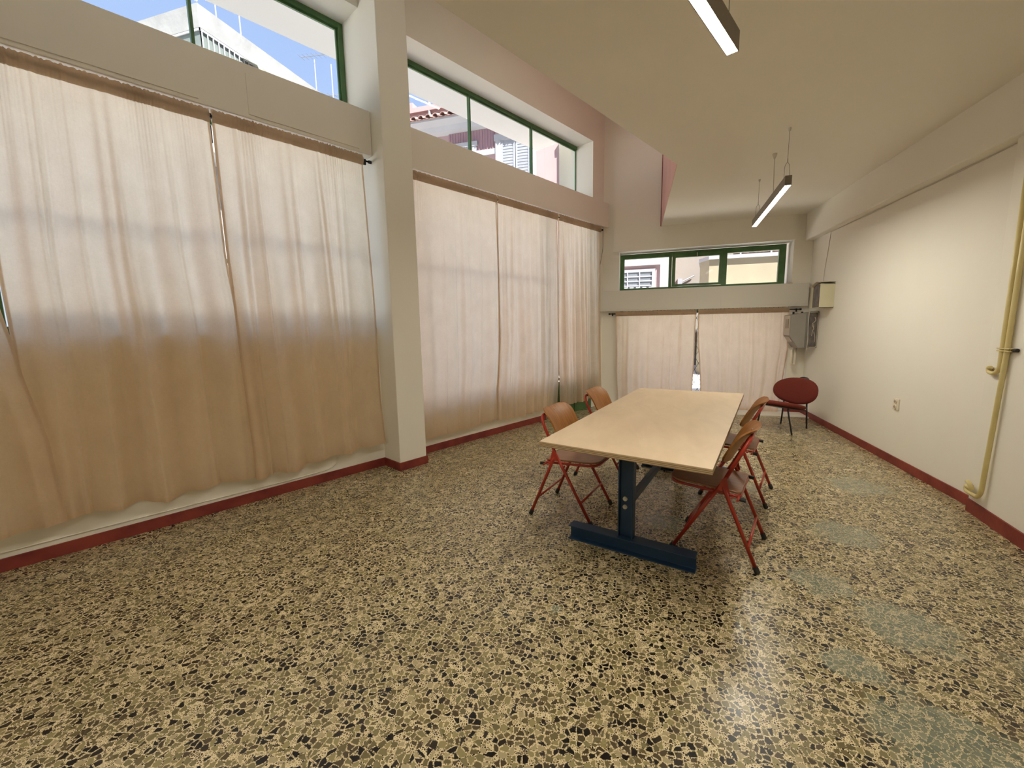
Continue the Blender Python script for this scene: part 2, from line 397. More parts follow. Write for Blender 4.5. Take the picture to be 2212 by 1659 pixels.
bm = new(); Fx(bm, (1.80, 2.03), (FN-.012, FN), (.01, BH)); struct(obj('baseboard_far', bm, M_red, bevel=.002), 'short red skirting in the far right corner')
bm = new(); Fx(bm, (-.9, 2.03), (6.74, FN), (0, .012)); struct(obj('trim_3', bm, M_ridge), 'pale stone threshold strip along the far wall')

# boxed-in roller housings over the curtains
def cover(fr, a, n, z, parent, m):
    bm = new(); box(bm, fr, a, n, z); return obj('cover_panel', bm, m, parent, bevel=.001)
bm = new(); Lx(bm, (-3.1, 2.064), (WN-.0, -3.585), (2.865, 3.232)); k = struct(obj('trim_4', bm, M_boxp, bevel=.004), 'long painted shutter box above the nearer curtains')
cover(FL, (-.9, .805), (-3.585, -3.580), (2.893, 3.155), k, M_boxp); cover(FL, (1.103, 1.942), (-3.585, -3.580), (2.893, 3.165), k, M_boxp)
bm = new(); Lx(bm, (2.37, 6.14), (WN, -3.585), (2.868, 3.235)); struct(obj('trim_5', bm, M_boxp, bevel=.004), 'painted shutter box above the curtains beyond the column')
bm = new(); Fx(bm, (-.92, 1.985), (7.02, FN), (1.555, 1.878)); k = struct(obj('trim_6', bm, M_boxg, bevel=.004), 'grey painted shutter box under the far window')
cover(FF, (-.9, .158), (7.012, 7.02), (1.575, 1.87), k, M_boxg); cover(FF, (.875, 1.965), (7.012, 7.02), (1.585, 1.855), k, M_boxg)

# ------------------------------------------------------------------ windows
def window(name, label, fr, a, z, n, mull, fw=.05, mw=.022, depth=.05, outer=True, transom=None, mlabel=None):
    """a: (left,right) along wall; n: plane; mull: list of positions"""
    bm = new()
    a0, a1 = a; z0, z1 = z
    box(bm, fr, (a0, a0+fw), (n, n+depth), z); box(bm, fr, (a1-fw, a1), (n, n+depth), z)
    box(bm, fr, (a0+fw, a1-fw), (n, n+depth), (z0, z0+fw)); box(bm, fr, (a0+fw, a1-fw), (n, n+depth), (z1-fw, z1))
    w = struct(obj(name, bm, M_green, bevel=.003), label)
    bm = new(); box(bm, fr, (a0+fw, a1-fw), (n+.012, n+.03), (z1-fw-.018, z1-fw)); box(bm, fr, (a1-fw-.016, a1-fw), (n+.012, n+.03), (z0+fw, z1-fw-.018))
    obj('glazing_bead', bm, M_green, w)
    for q in mull:
        bm = new(); box(bm, fr, (q-mw/2, q+mw/2), (n+.005, n+depth-.005), (z0+fw, z1-fw)); obj('mullion', bm, M_green, w, bevel=.002)
    if transom:
        bm = new(); box(bm, fr, (a0+fw, a1-fw), (n+.005, n+depth-.005), (transom-.015, transom+.015)); obj('transom', bm, M_green, w)
    ed = [a0+fw]+list(mull)+[a1-fw]
    for i in range(len(ed)-1):
        bm = new(); box(bm, fr, (ed[i]+mw/2 if i else ed[i], ed[i+1]-mw/2 if i < len(ed)-2 else ed[i+1]), (n+.022, n+.026), (z0+fw, z1-fw)); obj('pane', bm, M_glass, w)
    return w
GN = -4.03
window('window_1', 'high green framed window strip left of the column showing a white building', FL, (-3.1, 2.067), (3.20, 4.10), GN, [-2.49, -1.36, -.23, .905], fw=.045)
window('window_2', 'high green framed window strip right of the column showing a pink building', FL, (2.366, 5.88), (3.20, 4.10), GN, [3.605, 4.742], fw=.045)
window('window_3', 'green framed window behind the nearer curtains', FL, (-3.1, 2.067), (1.35, 2.98), GN, [-1.36, -.23, .905], transom=1.90)
window('window_4', 'green framed window behind the curtains beyond the column', FL, (2.366, 4.66), (.52, 2.98), GN, [3.605], transom=1.85)

# far window strip: three lights, the middle one an opening casement
fz = (1.88, 2.475); wn = 7.35
bm = new()
Fx(bm, (-.64, -.555), (wn, wn+.06), fz); Fx(bm, (1.665, 1.755), (wn, wn+.06), fz); Fx(bm, (.135, .18), (wn, wn+.06), fz); Fx(bm, (.905, .975), (wn, wn+.06), fz)
for (u0, u1) in ((-.555, .135), (.18, .905), (.975, 1.665)):
    Fx(bm, (u0, u1), (wn, wn+.06), (1.88, 1.93)); Fx(bm, (u0, u1), (wn, wn+.06), (2.40, 2.475))
w5 = struct(obj('window_5', bm, M_green, bevel=.003), 'green framed three-light window high in the far wall')
bm = new(); cz = (1.935, 2.43)
Fx(bm, (.185, .235), (wn-.02, wn+.03), cz); Fx(bm, (.865, .91), (wn-.02, wn+.03), cz); Fx(bm, (.235, .865), (wn-.02, wn+.03), (1.935, 1.965)); Fx(bm, (.235, .865), (wn-.02, wn+.03), (2.375, 2.43))
cs = obj('casement', bm, M_green, w5, bevel=.003)
bm = new(); tube(bm, smooth_path([P(FF, .545, wn-.02, 2.43), P(FF, .545, wn-.05, 2.43), P(FF, .545, wn-.05, 2.36)], .01), .006, 8); obj('catch', bm, M_steel, cs)
for (u0, u1) in ((-.555, .135), (.235, .865), (.975, 1.665)):
    bm = new(); Fx(bm, (u0, u1), (wn+.03, wn+.034), (1.93, 2.40)); obj('pane', bm, M_glass, w5)
bm = new(); Fx(bm, (1.756, 1.80), (7.10, 7.34), (1.878, 1.890)); obj('sill_board', bm, varied('raw wood', (.25, .14, .07), (.35, .2, .1), 10, .7), w5)

# lower far opening: fixed glazing close to the floor
window('window_6', 'green framed low window behind the far curtains', FF, (-.62, 1.79), (.03, 1.60), 7.38, [], fw=.05)
# glazed street door in the far end of the second bay
bm = new()
Lx(bm, (4.66, 4.72), (-3.80, -3.74), (0, 2.98)); Lx(bm, (5.77, 5.83), (-3.80, -3.74), (0, 2.98)); Lx(bm, (4.72, 5.77), (-3.80, -3.74), (2.9, 2.98))
d1 = struct(obj('door_1', bm, M_green, bevel=.003), 'dark green glazed street door behind the third curtain')
bm = new(); Lx(bm, (4.72, 5.77), (-3.79, -3.75), (.0, .50)); Lx(bm, (4.72, 5.77), (-3.79, -3.75), (.52, .56)); obj('kick_panel', bm, M_green, d1, bevel=.003)
bm = new(); Lx(bm, (4.66, 5.36), (-3.74, -3.70), (.0, .125)); obj('bottom_rail', bm, M_green, d1, bevel=.003)
bm = new(); Lx(bm, (5.36, 5.83), (-3.74, -3.69), (.0, .17)); obj('bottom_rail', bm, M_green, d1, bevel=.003)
bm = new(); Lx(bm, (4.72, 5.77), (-3.785, -3.78), (.56, 2.9)); obj('pane', bm, M_glass, d1)

# ================================================================== CURTAINS
def interp(tab, z):
    """tab: list of (z, s) with z descending"""
    tab = sorted(tab, key=lambda q: -q[0])
    if z >= tab[0][0]: return tab[0][1]
    for (z1, s1), (z2, s2) in zip(tab, tab[1:]):
        if z >= z2:
            t = (z1-z)/(z1-z2) if z1 != z2 else 0; t2 = t*t*(3-2*t)
            return s1+(s2-s1)*(t*.6+t2*.4)
    return tab[-1][1]
def curtain(label, group, fr, base, sgn, left, right, ztop, bot, seed, folds, amp=.016, gather=60, header=.082, nu=200, nv=64, fwd=0):
    """fr frame, base plane along fr[1], sgn: +1 when the room lies toward +fr[1]. bot: list of (t, z)."""
    rnd = random.Random(seed); L0 = interp(left, ztop); 
    big = [(rnd.uniform(.6, 1.0), folds*rnd.uniform(.75, 1.35)*(.45 if i == 0 else 1), rnd.uniform(0, 6.28)) for i in range(4)]
    creases = sorted((rnd.uniform(.03, .97), rnd.uniform(.008, .020), rnd.uniform(-.10, .05), rnd.uniform(.4, 1.1)) for _ in range(int(folds*1.8)))
    gph = [rnd.uniform(0, 6.28) for _ in range(3)]
    def depth(a, z, v):
        g = math.exp(-v*9.0)                  # gathers near the rod
        d = 0
        for (w, f, ph) in big:
            d += w*math.sin(2*math.pi*f*(a+.018*math.sin(v*3+ph)) + ph)
        d *= amp*1.25*min(1, v*1.7)*(1+.15*v*v)
        for (c, wd, dr, st) in creases:
            q = (a-(c+dr*v*.35))/wd
            d += st*amp*1.35*(math.exp(-q*q)-.45*math.exp(-(q-1.6)**2))*min(1, v*3+.2)
        d += g*.0065*(.5+.5*math.sin(a*11+gph[2]))*(.55+.45*math.sin(a*23+gph[0]))*(math.sin(gather*6.28*a+gph[0]+2*math.sin(a*9+gph[1]))+.6*math.sin(gather*3.7*a+gph[2]))
        d += .004*math.sin(v*13+a*5+gph[1])*v
        return d*min(1, .22+min(a, 1-a)*10)
    def pt(a, v, off=0):
        zb = 0
        for (t1, z1), (t2, z2) in zip(bot, bot[1:]):
            if t1 <= a <= t2: q = (a-t1)/(t2-t1); zb = z1+(z2-z1)*(q*q*(3-2*q)); break
        ztp = ztop
        z = ztp+(zb-ztp)*v
        s0, s1 = interp(left, z), interp(right, z)
        s = s0+(s1-s0)*a
        n = base+sgn*(depth(a, z, v)+off+fwd*min(1, v*2.2)+.02*(v**3))
        return P(fr, s, n, z)
    root = thing('curtain', label, 'curtain', group)
    width = abs(interp(right, 1.5)-interp(left, 1.5)); hgt = ztop-bot[0][1]
    def sheet(name, v0, v1, nvv, off0, ztopw=False, parent=root, a0=0.0, a1=1.0, nn=None, top_wav=0, mt=None):
        nu = nn or NU
        bm = new(); uvl = bm.loops.layers.uv.new('UVMap'); grid = []
        for j in range(nvv+1):
            v = v0+(v1-v0)*j/nvv; row = []
            for i in range(nu+1):
                a = a0+(a1-a0)*i/nu; o = off0(j/nvv) if callable(off0) else off0
                p = pt(a, v, o)
                if top_wav and j == 0: p = p+Z*(top_wav*(.5+.5*math.sin(gather*5.1*a+gph[0])*math.sin(a*37+gph[1])+.3*math.sin(a*140)))
                row.append(bm.verts.new(p))
            grid.append(row)
        for j in range(nvv):
            for i in range(nu):
                f = bm.faces.new((grid[j][i], grid[j][i+1], grid[j+1][i+1], grid[j+1][i]))
                for lp, (ii, jj) in zip(f.loops, ((i, j), (i+1, j), (i+1, j+1), (i, j+1))):
                    lp[uvl].uv = ((a0+(a1-a0)*ii/nu)*width+seed*.37, (v0+(v1-v0)*jj/nvv)*hgt+seed*.21)
        me = bpy.data.meshes.new(name); bm.to_mesh(me); bm.free()
        for p in me.polygons: p.use_smooth = True
        me.materials.append(mt or M_cloth); o = bpy.data.objects.new(name, me); COL.objects.link(o); o.parent = parent; return o
    NU = nu; vh = header/hgt
    sheet('drop', vh, 1.0, nv, 0.0)
    # rod pocket: cloth folded over the rod, two layers with a bulge
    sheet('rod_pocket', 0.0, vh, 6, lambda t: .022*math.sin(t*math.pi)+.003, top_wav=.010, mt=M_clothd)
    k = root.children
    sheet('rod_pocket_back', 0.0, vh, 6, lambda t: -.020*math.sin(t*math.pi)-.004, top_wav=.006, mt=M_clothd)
    vb = 1-.032/hgt
    sheet('hem', vb, 1.0, 2, lambda t: .004)
    ew = .016/width
    for (ea, eb) in ((0, ew), (1-ew, 1)):
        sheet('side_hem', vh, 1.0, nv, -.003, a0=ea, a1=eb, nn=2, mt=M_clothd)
    return root
G1 = 'beige linen curtains over the left window bays'
curtain('beige curtain cut by the left picture edge, lapping over its neighbour at the bottom', G1, FL, -3.600, 1,
        [(2.85, -1.42), (.2, -1.44)], [(2.85, -.235), (1.66, -.222), (1.2, -.175), (.71, -.112), (.26, -.094)], 2.854, [(0, .235), (.7, .235), (1, .258)], 3, 6, amp=.012, fwd=.06)
curtain('widest beige curtain, second from the left, with a dark parapet band below', G1, FL, -3.612, 1,
        [(2.85, -.16), (1.66, -.195), (1.4, -.192), (1.0, -.19), (.2, -.2)], [(2.85, .862), (1.9, .874), (1.4, .910), (.23, .935)], 2.854,
        [(0, .25), (.12, .258), (.32, .234), (.55, .228), (.8, .236), (1, .222)], 11, 5, amp=.020)
curtain('beige curtain directly left of the column, hem slanting up toward the column', G1, FL, -3.602, 1,
        [(2.85, .872), (1.9, .868), (1.2, .880), (.4, .898), (.2, .897)], [(2.85, 1.975), (1.4, 1.99), (.7, 1.985), (.25, 2.004)], 2.852,
        [(0, .214), (.3, .222), (.5, .250), (.75, .262), (1, .264)], 19, 5, amp=.018, fwd=.03)
curtain('beige curtain directly right of the column', G1, FL, -3.605, 1,
        [(2.85, 2.40), (.2, 2.40)], [(2.85, 3.632), (1.9, 3.648), (1.04, 3.628), (.2, 3.520)], 2.854, [(0, .186), (.5, .190), (1, .214)], 23, 6, amp=.012, gather=80)
curtain('middle beige curtain of the three beyond the column', G1, FL, -3.603, 1,
        [(2.85, 3.640), (2.1, 3.628), (1.2, 3.618), (.81, 3.580), (.45, 3.548), (.2, 3.535)], [(2.85, 4.806), (2.0, 4.823), (.7, 4.828), (.19, 4.770)], 2.854, [(0, .206), (.4, .180), (1, .195)], 31, 7, amp=.013, gather=95)
curtain('narrow looking beige curtain beside the far left corner, in front of the green door', G1, FL, -3.603, 1,
        [(2.85, 4.828), (2.0, 4.826), (1.3, 4.822), (.24, 4.850)], [(2.85, 5.915), (1.35, 5.948), (.16, 5.972)], 2.854, [(0, .24), (.2, .178), (.5, .178), (.8, .19), (1, .158)], 37, 9, amp=.018, gather=95)
G2 = 'short beige curtains on the far wall'
curtain('left curtain of the far wall pair, behind the table', G2, FF, 7.045, -1,
        [(1.53, -.655), (.7, -.64), (.05, -.605)], [(1.53, .549), (1.2, .540), (.75, .545), (.29, .530), (.03, .54)], 1.545, [(0, .035), (1, .03)], 41, 6, amp=.010, gather=60, header=.072, nv=40)
curtain('right curtain of the far wall pair, behind the red chair', G2, FF, 7.045, -1,
        [(1.53, .574), (1.1, .578), (.76, .613), (.4, .640), (.03, .662)], [(1.53, 1.766), (.97, 1.785), (.5, 1.75), (.02, 1.705)], 1.545, [(0, .03), (1, .022)], 47, 7, amp=.010, gather=60, header=.072, nv=40)

# rods
def rod(label, fr, a, n, z, wall_n, ends, mids=()):
    t = thing('curtain_rod', label, 'curtain rod', 'black curtain rods')
    bm = new(); tube(bm, [P(fr, a[0], n, z), P(fr, a[1], n, z)], .008, 10); obj('pole', bm, M_blackm, t, smooth=True)
    for q in ends:
        bm = new(); tube(bm, [P(fr, q-.012, n, z), P(fr, q+.012, n, z)], .014, 10); obj('end_cap', bm, M_blackm, t)
    for q in mids:
        bm = new(); box(bm, fr, (q-.005, q+.005), tuple(sorted((n, wall_n))), (z-.010, z+.010)); box(bm, fr, (q-.006, q+.006), tuple(sorted((n-.012, n+.012))), (z-.016, z+.012)); obj('bracket', bm, M_blackm, t)
    for q in ends:
        q2 = q-.05 if q > (a[0]+a[1])/2 else q+.05
        bm = new(); box(bm, fr, (q2-.007, q2+.007), tuple(sorted((n, wall_n))), (z-.010, z+.010)); box(bm, fr, (q2-.009, q2+.009), tuple(sorted((n-.008, n+.008))), (z-.034, z+.012)); obj('bracket', bm, M_blackm, t)
    return t
rod('black rod end sticking out beside the column, holding the nearer curtains', FL, (-2.4, 2.045), -3.602, 2.813, WN, [2.045], [.866])
rod('black rod holding the three curtains beyond the column', FL, (2.38, 5.97), -3.603, 2.813, WN, [5.975], [3.640, 4.817])
rod('black rod over the short far wall curtains', FF, (-.75, 1.90), 7.045, 1.512, FN, [-.755, 1.905], [.562])

# ================================================================== TABLE
TZ = .75
q = [Vector((-.483, 2.076, 0)), Vector((.307, 1.822, 0)), Vector((.866, 3.898, 0)), Vector((.026, 4.075, 0))]
ta = R(74.9); tu = Vector((math.cos(ta), math.sin(ta), 0)); tv = Vector((tu.y, -tu.x, 0)); FT = (tu, tv)
tb = thing('table', 'long plywood-topped work table on blue steel legs in the middle of the room', 'table', None)
bm = new(); prism(bm, [p+Z*(TZ-.003) for p in q], (0, 0, .003))
tt = obj('table_top', bm, M_ply, tb)
bm = new(); prism(bm, [p+Z*(TZ-.026) for p in q], (0, 0, .023)); obj('ply_core', bm, M_plye, tt, label='layered plywood edge')
def hbeam(bm, c0, along, wdir, updir, L, H, Wd, tf=.007, tw=.006):
    """H section swept along 'along' from c0; flanges separated in updir by H, flange width along wdir"""
    prof = [(-Wd/2, -H/2), (Wd/2, -H/2), (Wd/2, -H/2+tf), (tw/2, -H/2+tf), (tw/2, H/2-tf), (Wd/2, H/2-tf), (Wd/2, H/2), (-Wd/2, H/2), (-Wd/2, H/2-tf), (-tw/2, H/2-tf), (-tw/2, -H/2+tf), (-Wd/2, -H/2+tf)]
    prism(bm, [c0+wdir*a+updir*b for a, b in prof], along*L)
for uu, vc, v0, v1 in ((2.345, -.681, -1.035, -.285), (3.945, -.655, -1.00, -.27)):
    fa = R(-16.1); fd = Vector((math.cos(fa), math.sin(fa), 0)); fw = Vector((-fd.y, fd.x, 0))
    c = tu*uu+tv*((v0+v1)/2)
    bm = new(); hbeam(bm, c-fd*((v1-v0)/2)+Z*.045, fd, fw, Z, v1-v0, .09, .082); ft = obj('foot_beam', bm, M_blue, tb, bevel=.0015)
    c = tu*(uu+.015)+tv*vc
    bm = new(); hbeam(bm, c+Z*.09, Z, tu, tv, TZ-.026-.09, .088, .06); po = obj('post', bm, M_blue, tb, bevel=.0015)
    if uu < 3:
        for bz in (.272, .322):
            bm = new(); o = c+tv*-.008+Z*bz
            tube(bm, [o-tu*.002, o-tu*.010], .0135, 16); tube(bm, [o-tu*.010, o-tu*.017], .009, 6); obj('bolt', bm, M_steel, po)
    bm = new(); box(bm, FT, (uu-.06, uu+.09), (vc-.20, vc+.20), (TZ-.033, TZ-.0262)); obj('top_plate', bm, M_blue, tb)
bm = new(); box(bm, FT, (2.39, 3.93), (-.672, -.640), (.300, .345)); obj('stretcher', bm, M_blue, tb, bevel=.002)

# ================================================================== FOLDING CHAIRS
def folding_chair(label):
    t = thing('folding_chair', label, 'chair', None)
    HW = .205; tr = .0105
    hx, hz = -.040, .478; fx = .229; rx = -.229
    TX, TZZ = -.150, .722
    def side(y):
        return [(fx, y, .02), (hx, y, hz), (TX+.02, y, TZZ-.045), (TX, y*.93, TZZ-.005), (TX-.008, y*.78, TZZ+.012)]
    pts = [Vector(p) for p in side(-HW)]+[Vector((TX-.010, 0, TZZ+.016))]+[Vector(p) for p in side(HW)[::-1]]
    def T(p): return Vector(p)
    bm = new(); tube(bm, smooth_path([(hx, -HW, hz), (TX+.018, -HW, TZZ-.04), (TX-.004, -HW+.03, TZZ+.004), (TX-.004, HW-.03, TZZ+.004), (TX+.018, HW, TZZ-.04), (hx, HW, hz)], .055, 6), tr, 12)
    obj('back_frame', bm, M_redtube, t, smooth=True)
    for y in (-HW, HW):
        sg = 1 if y > 0 else -1
        bm = new(); tube(bm, [(hx, y, hz), (fx-.008, y, .018)], tr, 12); lg = obj('leg', bm, M_redtube, t, smooth=True)
        bm = new(); tube(bm, [(fx+.003, y, 0), (fx-.001, y, .004), (fx-.015, y, .036)], [.011, .0155, .0145], 12); obj('rubber_foot', bm, M_rubber, lg, smooth='auto')
        yi = y+sg*.012 if False else y*1.0
        yr = y*1.08
        bm = new(); tube(bm, smooth_path([(hx+.008, y*.98, hz-.012), (hx-.012, yr, hz-.055), (rx+.008, yr, .018)], .04), tr, 12); lg = obj('leg', bm, M_redtube, t, smooth=True)
        bm = new(); tube(bm, [(rx-.003, yr, 0), (rx+.001, yr, .004), (rx+.015, yr, .036)], [.011, .0155, .0145], 12); obj('rubber_foot', bm, M_rubber, lg, smooth='auto')
        bm = new(); prism(bm, [(hx-.012, y+sg*.0115, hz+.03), (hx+.010, y+sg*.0115, hz+.012), (hx+.030, y+sg*.0115, hz-.05), (hx-.034, y+sg*.0115, hz-.058)], (0, sg*.003, 0)); obj('hinge_plate', bm, M_redtube, t, bevel=.001)
    for (xa, za, w) in ((rx+.052, .133, HW*1.08), (fx-.078, .155, HW)):
        bm = new(); tube(bm, [(xa, -w, za), (xa, w, za)], .0075, 10); obj('stretcher', bm, M_redtube, t, smooth=True)
    # seat
    x0, x1 = -.125, .262; zs = lambda x: .408+(x-x0)*.06
    def rrect(xa, xb, wa, wb, r0, r1):
        pts = []
        for (cx, cy, a0, rr) in ((xb-r1, wb-r1, 0, r1), (xa+r0, wa-r0, 90, r0), (xa+r0, -wa+r0, 180, r0), (xb-r1, -wb+r1, 270, r1)):
            for k in range(7):
                a = R(a0+15*k); pts.append((cx+rr*math.cos(a), cy+rr*math.sin(a)))
        return pts
    o = rrect(x0, x1, .180, .185, .025, .07)
    bm = new(); prism(bm, [(x, y, zs(x)) for x, y in o], (0, 0, .013)); obj('seat', bm, M_seatw, t, bevel=.003, smooth='auto')
    o = rrect(x0+.005, x1-.008, .180, .180, .025, .07)
    bm = new(); tube(bm, [(x, y, zs(x)-.013) for x, y in o], .009, 8, closed=True); sf = obj('seat_frame', bm, M_redtube, t, smooth=True)
    for sg in (-1, 1):
        bm = new(); tube(bm, [(-.115, sg*.165, .392), (-.115, sg*.232, .392)], .007, 8); tube(bm, [(-.085, sg*.18, .397), (-.085, sg*.225, .397)], .006, 8)
        obj('pivot', bm, M_redtube, sf)
        bm = new(); tube(bm, [(-.122, sg*.205, .392), (-.152, sg*.205, .389)], .0115, 10); obj('end_knob', bm, M_rubber, sf, smooth='auto')
        bm = new(); tube(bm, [(.02, sg*.180, .385), (.02, sg*.215, .372)], .006, 8); obj('pivot', bm, M_redtube, sf)
    # backrest: bent plywood
    bm = new(); nu, nv = 24, 16; Hh = .238; Wd = .204
    base = Vector((hx, 0, hz)); ax = (Vector((TX, 0, TZZ))-base).normalized(); fo = Vector((-ax.z, 0, ax.x))*-1
    layers = []
    for lay in (0, 1):
        g = []
        for j in range(nv+1):
            v = j/nv; row = []
            d0 = v*Hh; d1 = (1-v)*Hh; rt, rb = .085, .05
            hw = Wd-.012*(1-v)
            if d1 < rt: hw = hw-rt+math.sqrt(max(0, rt*rt-(rt-d1)**2))
            if d0 < rb: hw = hw-rb+math.sqrt(max(0, rb*rb-(rb-d0)**2))
            for i in range(nu+1):
                u = (i/nu*2-1); y = u*hw
                bend = .045*(y/Wd)**2-.022*math.sin(v*math.pi)*0
                flare = -.030*max(0, v-.45)**2*3 + .012*(1-v)
                p = base+ax*(.078+d0)+fo*(.011+bend*.9+flare+lay*.010)+Y*y
                row.append(bm.verts.new(p))
            g.append(row)
        layers.append(g)
    for lay, g in enumerate(layers):
        for j in range(nv):
            for i in range(nu): bm.faces.new((g[j][i], g[j][i+1], g[j+1][i+1], g[j+1][i]))
    A, B = layers
    rim = [(0, i) for i in range(nu)]+[(j, nu) for j in range(nv)]+[(nv, nu-i) for i in range(nu)]+[(nv-j, 0) for j in range(nv)]
    for k in range(len(rim)):
        (j0, i0), (j1, i1) = rim[k], rim[(k+1) % len(rim)]
        bm.faces.new((A[j0][i0], A[j1][i1], B[j1][i1], B[j0][i0]))
    br = obj('backrest', bm, M_chairw, t, smooth='auto')
    for yy in (-.165, 0, .165):
        zz = .285 if yy == 0 else .23
        p = base+ax*(.078+zz-.08)+fo*(.0225+.045*(yy/Wd)**2*.9-.01)+Y*yy
        bm = new(); tube(bm, [p, p+fo*.006], .0045, 8); obj('rivet', bm, M_steel, br)
    return t
def copy_thing(src, label):
    r = src.copy(); COL.objects.link(r); r['label'] = label
    def rec(s, d):
        for ch in list(s.children):
            c = ch.copy(); COL.objects.link(c); c.parent = d; rec(ch, c)
    rec(src, r); return r
chairs = [('folding chair nearest the viewer, at the right corner of the table', .500, 2.665, 161.5),
          ('folding chair at the near left corner of the table', -.440, 2.940, -14.5),
          ('folding chair behind another along the right side of the table', .778, 3.580, 161.0),
          ('folding chair far on the left side, only its backrest showing', -.245, 3.805, -14.5)]
c0 = folding_chair(chairs[0][0])
for i, (lab, cx, cy, a) in enumerate(chairs):
    c = c0 if i == 0 else copy_thing(c0, lab)
    c['label'] = 'red and wood '+lab; c['group'] = 'red folding chairs round the table'
    c.location = (cx, cy, 0); c.rotation_euler = (0, 0, R(a))

# ================================================================== LOW RED CHAIR
def blob(bm, c, ux, uy, uz, a, b, h, p=2.5, nu=40, nr=6, dish=0, egg=0):
    """cushion: superellipse outline a x b in (ux,uy), thickness h along uz"""
    rings = []
    prof = [(-.5, .0), (-.5, .80), (-.30, .96), (0, 1.0), (.30, .96), (.46, .80), (.5, .45), (.5, 0)]
    for (hz, rr) in prof:
        ring = []
        for k in range(nu):
            t = 2*math.pi*k/nu; ct, st = math.cos(t), math.sin(t)
            x = a*math.copysign(abs(ct)**(2/p), ct); y = b*math.copysign(abs(st)**(2/p), st)*(1+egg*ct)
            ring.append((x*rr, y*rr))
        rings.append([c+ux*x+uy*y+uz*(hz*h+dish*(x/a)**2) for x, y in ring])
    vs = [[bm.verts.new(p) for p in r] for r in rings[1:-1]]
    b0 = bm.verts.new(c+uz*(-.5*h)); b1 = bm.verts.new(c+uz*(.5*h))
    for A, B in zip(vs, vs[1:]):
        for k in range(nu): bm.faces.new((A[k], A[(k+1) % nu], B[(k+1) % nu], B[k]))
    for k in range(nu):
        bm.faces.new((b0, vs[0][(k+1) % nu], vs[0][k])); bm.faces.new((b1, vs[-1][k], vs[-1][(k+1) % nu]))
rc = thing('low_chair', 'low red upholstered chair with oval back and black legs by the far right corner', 'chair')
ff = Vector((-.66, -.75, 0)).normalized(); fl = Vector((-ff.y, ff.x, 0))
if fl.x < 0: fl = -fl        # toward the picture's right
RRf, RLf, FRf, FLf = Vector((2.06, 5.99, 0)), Vector((1.84, 6.22, 0)), Vector((1.78, 5.60, 0)), Vector((1.47, 5.88, 0))
sc = Vector((1.735, 5.905, .315))
su = (ff+Z*.22).normalized()
bm = new(); blob(bm, sc, fl, su, fl.cross(su).normalized()*(1 if fl.cross(su).z > 0 else -1), .25, .25, .062, 2.6); st = obj('seat', bm, M_redfab, rc, smooth=True)
bm = new(); blob(bm, sc-Z*.034, fl, su, Z, .225, .225, .014, 2.6); obj('seat_shell', bm, M_blackm, st, smooth=True)
bc = Vector((1.945, 6.105, .465)); bn = (ff+Z*.18).normalized(); bu = fl.cross(bn); bu = bu if bu.z > 0 else -bu
bm = new(); blob(bm, bc, fl, bu, bn, .262, .168, .05, 2.25, dish=.02, egg=.08); bk = obj('backrest', bm, M_redfab, rc, smooth=True)
bm = new(); blob(bm, bc-bn*.032+bu*.02+fl*.06, fl, bu, bn, .09, .168, .02, 2.6); obj('back_plate', bm, M_blackm, bk, smooth=True)
for (f_, top) in ((FRf, sc+su*.12+fl*.13-Z*.03), (FLf, sc+su*.12-fl*.17-Z*.03)):
    bm = new(); tube(bm, smooth_path([f_, Vector((f_.x, f_.y, 0))+(top-f_)*.93+Vector((0, 0, 0)), top-su*.04], .03), .0095, 10); obj('leg', bm, M_blackm, rc, smooth=True)
for (f_, top) in ((RRf, bc-bn*.03+fl*.13-bu*.10), (RLf, bc-bn*.03-fl*.13-bu*.10)):
    bm = new(); tube(bm, smooth_path([f_, top], .03), .0095, 10); obj('leg', bm, M_blackm, rc, smooth=True)
bm = new()
tube(bm, [RRf+(bc-bn*.03+fl*.13-bu*.10-RRf)*.62, sc+fl*.14-su*.12-Z*.03], .009, 8); obj('seat_rail', bm, M_blackm, rc, smooth=True)
bm = new(); tube(bm, [RLf+(bc-bn*.03-fl*.13-bu*.10-RLf)*.62, sc-fl*.14-su*.12-Z*.03], .009, 8)
obj('seat_rail', bm, M_blackm, rc, smooth=True)

